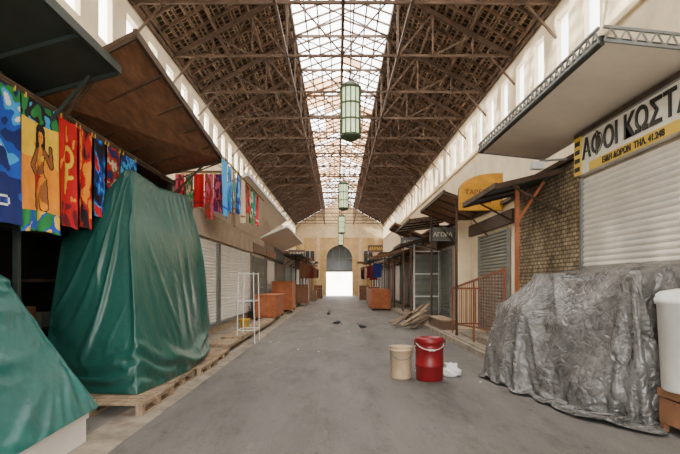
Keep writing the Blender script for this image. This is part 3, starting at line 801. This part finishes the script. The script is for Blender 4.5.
b.lathe((cx, cy, 0), [(.001, 0), (.21, 0), (.22, .02), (.224, .22), (.232, .23), (.232, .26), (.224, .27), (.224, .50), (.232, .51), (.232, .54), (.224, .55), (.224, .60), (.238, .605), (.242, .62), (.242, .675), (.23, .69), (.17, .70), (.16, .685), (.001, .685)], M_red, 36)
pv = None
for i in range(15):
    t = math.pi*i/14; p = Vector((cx+.235*math.cos(t), cy-.245*math.sin(t), .64-.13*math.sin(t)))
    if pv: b.cyl(pv, p, .006, .006, M_white, 6)
    pv = p
b.cyl((cx-.05, cy-.24, .51), (cx+.05, cy-.24, .51), .014, .014, M_white, 8)
for a in (0, math.pi): b.box(cx+.235*math.cos(a)-.02, cx+.235*math.cos(a)+.02, cy-.03, cy+.03, .57, .65, M_reddark)
b.build('red_barrel')
bm = bmesh.new(); bmesh.ops.create_icosphere(bm, subdivisions=5, radius=1)
for v in bm.verts:
    n = v.co.normalized(); d = 1+.28*noise.noise(n*2.2)+.16*(1-2*abs(noise.noise(n*5)))
    v.co = Vector((n.x*.14*d, n.y*.12*d, n.z*.09*d+(.05 if n.z > .8 else 0)))
    if v.co.z < -.07: v.co.z = -.07
mn = min(v.co.z for v in bm.verts)
for v in bm.verts: v.co += Vector((1.93, 8.5, -mn+.002))
me = bpy.data.meshes.new('plastic_bag'); bm.to_mesh(me); bm.free(); me.materials.append(M_bag)
for p in me.polygons: p.use_smooth = True
o = bpy.data.objects.new('plastic_bag', me); scene.collection.objects.link(o)
b = MB()
b.grid(lambda u, v: Vector((1.93+(u-.5)*.06+(.02+.08*v)*(-1), 8.5+.02*math.sin(u*9), .15+.08*v)), 6, 6, M_bag)
b.grid(lambda u, v: Vector((1.93+(u-.5)*.06+(.02+.06*v), 8.5+.02*math.sin(u*9), .15+.06*v)), 6, 6, M_bag)
b.build('handles', o)

def cabinet(name, x0, x1, y0, y1, z0, h, m):
    b = MB(); lz = .10
    b.box(x0, x1, y0, y1, z0+lz, z0+h, m)
    b.box(x0-.03, x1+.03, y0-.03, y1+.03, z0+h, z0+h+.04, m)
    for x in (x0+.02, x1-.08):
        for y in (y0+.02, y1-.08): b.box(x, x+.06, y, y+.06, z0, z0+lz, M_timber)
    n = 3
    for i in range(n):
        a = y0+(y1-y0)*i/n+.03; c = y0+(y1-y0)*(i+1)/n-.03
        for xx in (x0-.012, x1): b.box(xx, xx+.012, a, c, z0+lz+.05, z0+h-.06, m)
    b.box(x0+.05, x1-.05, y0-.012, y0, z0+lz+.05, z0+h-.06, m)
    return b.build(name)
cabinet('wooden_cabinet', -3.3, -2.45, 19.6, 22.4, .10, .95, M_orangewood)
cabinet('wooden_cabinet', -3.3, -2.3, 25.0, 27.0, .10, 1.5, M_orangewood)
cabinet('wooden_cabinet', -3.2, -2.0, 33, 35, .10, 1.3, M_ply)
cabinet('wooden_counter', 1.9, 2.95, 28.0, 31.5, 0, 1.15, M_orangewood)
cabinet('wooden_counter', 2.2, 2.98, 36.0, 38.5, 0, 1.2, M_ply)
crate('c', -2.4, -1.8, 41.5, 42.5, 0, .9, M_wood).build('wooden_crate')
crate('c', 1.9, 2.7, 44.0, 45.0, 0, 1.3, M_ply).build('wooden_crate')
crate('c', -2.3, -1.5, 48.0, 49.0, 0, 1.3, M_ply).build('wooden_crate')
dull = ['brown', 'maroon', 'navy', 'black', 'cream', 'brown', 'black', 'brown']
for s in (-1, 1):
    for k in range(6):
        y = 33.5+k*3.6+(.8 if s > 0 else 0); x = s*2.5+.2
        g = towel('hanging_towel', (x-.3, y, 2.9), (x+.3, y, 2.9), random.uniform(.7, 1.3), plain(random.choice(dull), random.choice(dull)), 10, 14, .03, seed=k)
        bb = MB(); bb.cyl((x-.35, y, 2.92), (FR if s > 0 else FL, y, 2.92), .012, .012, M_iron, 6); bb.build('rail', g)
b = MB()
for i in range(9):
    y0 = 16.6+random.uniform(0, 2.5); x0 = 2.0+random.uniform(-.1, .6)
    b.beam((x0, y0, .05+i*.02), (x0+random.uniform(.7, 1.1), y0+random.uniform(.5, 2.2), .25+.07*i), .14, .025, M_wood if i % 3 else M_shutb)
b.build('timber_plank_stack')

b = MB()
b.box(3.36, 3.43, 9.45, 9.52, .16, 3.42, M_orangewood)
b.beam((3.4, 9.49, 2.75), (3.9, 9.49, 3.5), .05, .05, M_orangewood)
b.build('timber_post')
b = MB()
xr = 3.25
P0 = Vector((xr, 14.2, 1.42)); P1 = Vector((xr, 9.75, 1.85)); Q0 = Vector((xr, 14.2, .42)); Q1 = Vector((xr, 9.75, .62))
b.beam(P0, P1, .04, .05, M_rust); b.beam(Q0, Q1, .03, .04, M_rust)
for i in range(23):
    t = i/22; b.beam(Q0.lerp(Q1, t), P0.lerp(P1, t), .015, .015, M_rust)
for t in (0, .5, 1):
    a = Q0.lerp(Q1, t); b.beam((a.x, a.y, .16), P0.lerp(P1, t), .04, .04, M_rust)
b.beam(P0, P0+Vector((.8, 0, 0)), .04, .05, M_rust); b.beam(Q0, Q0+Vector((.8, 0, 0)), .03, .04, M_rust)
for i in range(6): b.beam(Q0+Vector((.13*i, 0, 0)), P0+Vector((.13*i, 0, 0)), .015, .015, M_rust)
b.build('iron_railing')
b = MB()
b.box(3.4, 4.08, 12.4, 13.8, .16, .20, M_conc)
for i in range(3): b.box(3.35+i*.22, 4.07, 9.6, 12.0, .16+i*.14, .30+i*.14, M_conc)
b.build('concrete_step')
b = MB()
b.box(3.12, 3.5, 15.0, 17.2, .16, .42, M_shutb); b.box(3.08, 3.54, 14.96, 17.24, .42, .46, M_wood); b.build('low_bench')
b = MB()
for x in (3.05, 4.05): b.box(x-.03, x+.03, 20.0, 20.06, .16, 3.2, M_white)
for z in (1.0, 1.9, 2.8): b.box(3.05, 4.05, 20.0, 20.05, z, z+.05, M_white)
b.grid(lambda u, v: Vector((3.08+u*.94, 20.03+.02*math.sin(v*60), .3+v*2.4)), 2, 60, M_shutg)
b.build('folding_screen')

# ------------------------------------------------------------ pigeons
M_pg = mat('pigeon_grey', (.07, .075, .09), .7, .3, 20); M_pd = mat('pigeon_dark', (.02, .02, .025), .7, .3, 20); M_pl = mat('pigeon_legs', (.5, .12, .08), .7, .1)
def pigeon(x, y, ang, peck=False):
    b = MB(); n = 14
    secs = [(-.19, .105, .004, .035), (-.15, .11, .012, .04), (-.10, .115, .03, .045), (-.05, .125, .052, .06), (0, .13, .062, .068), (.05, .14, .055, .062), (.08, .155, .04, .045)]
    secs += [(.10, .185, .027, .028), (.112, .215, .022, .022), (.125, .235, .024, .022), (.145, .238, .018, .017), (.16, .236, .004, .004)] if not peck else \
            [(.11, .13, .028, .03), (.135, .10, .022, .022), (.15, .075, .023, .022), (.162, .058, .018, .017), (.17, .045, .004, .004)]
    vs = []
    for i, (sx, sz, ry, rz) in enumerate(secs):
        for k in range(n):
            t = 2*math.pi*k/n; vs.append((sx, ry*math.cos(t), sz+rz*math.sin(t)*(1 if i > 1 else .25)))
    b.add(vs, [(j*n+k, j*n+(k+1) % n, (j+1)*n+(k+1) % n, (j+1)*n+k) for j in range(len(secs)-1) for k in range(n)], M_pg, True)
    b.add(vs[:n], [tuple(range(n))], M_pg)
    hx, hz = (.158, .236) if not peck else (.168, .048)
    b.cyl((hx, 0, hz), (hx+(.03 if not peck else .01), 0, hz-(.006 if not peck else .03)), .006, .001, M_pd, 6)
    for s in (-1, 1):
        b.grid(lambda u, v: Vector((.06-.22*u, s*(.064-.045*u**2-.01*abs(v-.5)), .165-.07*v*(1-.5*u)-.03*u)), 8, 4, M_pd)
        b.cyl((0, s*.025, .08), (.005, s*.025, .0), .006, .004, M_pl, 6)
        for a in (-.5, 0, .5): b.cyl((.005, s*.025, .005), (.005+.035*math.cos(a), s*.025+.035*math.sin(a), .003), .003, .002, M_pl, 5)
        b.cyl((-.02, s*.024, .10), (0, s*.025, .07), .02, .008, M_pg, 8)
    o = b.build('pigeon'); o.location = (x, y, 0); o.rotation_euler = (0, 0, ang)
pigeon(-.02, 18.2, 0.2, True); pigeon(.78, 16.6, 2.9); pigeon(-.45, 23.5, 1.2)

b = MB()
for i in range(14):
    x, y = random.uniform(-2, 2.6), random.uniform(7, 26)
    a = random.uniform(0, 3); r = random.uniform(.02, .045)
    b.add([(x+r*math.cos(a+k*1.57), y+r*math.sin(a+k*1.57), .004+.01*(k % 2)) for k in range(4)], [(0, 1, 2, 3)], M_bag)
b.build('paper_litter')

# ------------------------------------------------------------ world & lights
w = bpy.data.worlds.new('World'); scene.world = w; w.use_nodes = True
bg = w.node_tree.nodes['Background']; bg.inputs[0].default_value = (1.0, .985, .955, 1); bg.inputs[1].default_value = 11.5
def portal(name, loc, rot, sx, sy):
    l = bpy.data.lights.new(name, 'AREA'); l.shape = 'RECTANGLE'; l.size = sx; l.size_y = sy; l.cycles.is_portal = True
    o = bpy.data.objects.new(name, l); scene.collection.objects.link(o); o.location = loc; o.rotation_euler = rot
portal('skylight_portal', (XC, 27, 11.1), (0, 0, 0), 3.5, 62)
portal('entrance_portal', (.1, -4.6, 3.35), (-math.pi/2, 0, math.pi), 5.6, 6.9)
sl = bpy.data.lights.new('sun', 'SUN'); sl.energy = 16; sl.angle = math.radians(1.5); sl.color = (1, .9, .74)
so = bpy.data.objects.new('sun', sl); scene.collection.objects.link(so)
so.rotation_euler = Vector((.86, .22, -.50)).to_track_quat('-Z', 'Y').to_euler()

cam = bpy.data.cameras.new('camera'); co = bpy.data.objects.new('camera', cam); scene.collection.objects.link(co)
co.location = (0, 0, 1.6); co.rotation_euler = (math.pi/2, 0, 0)
cam.sensor_width = 36; cam.lens = 500/680*36; cam.shift_x = 2/680; cam.shift_y = 55/680
cam.clip_end = 500
scene.camera = co
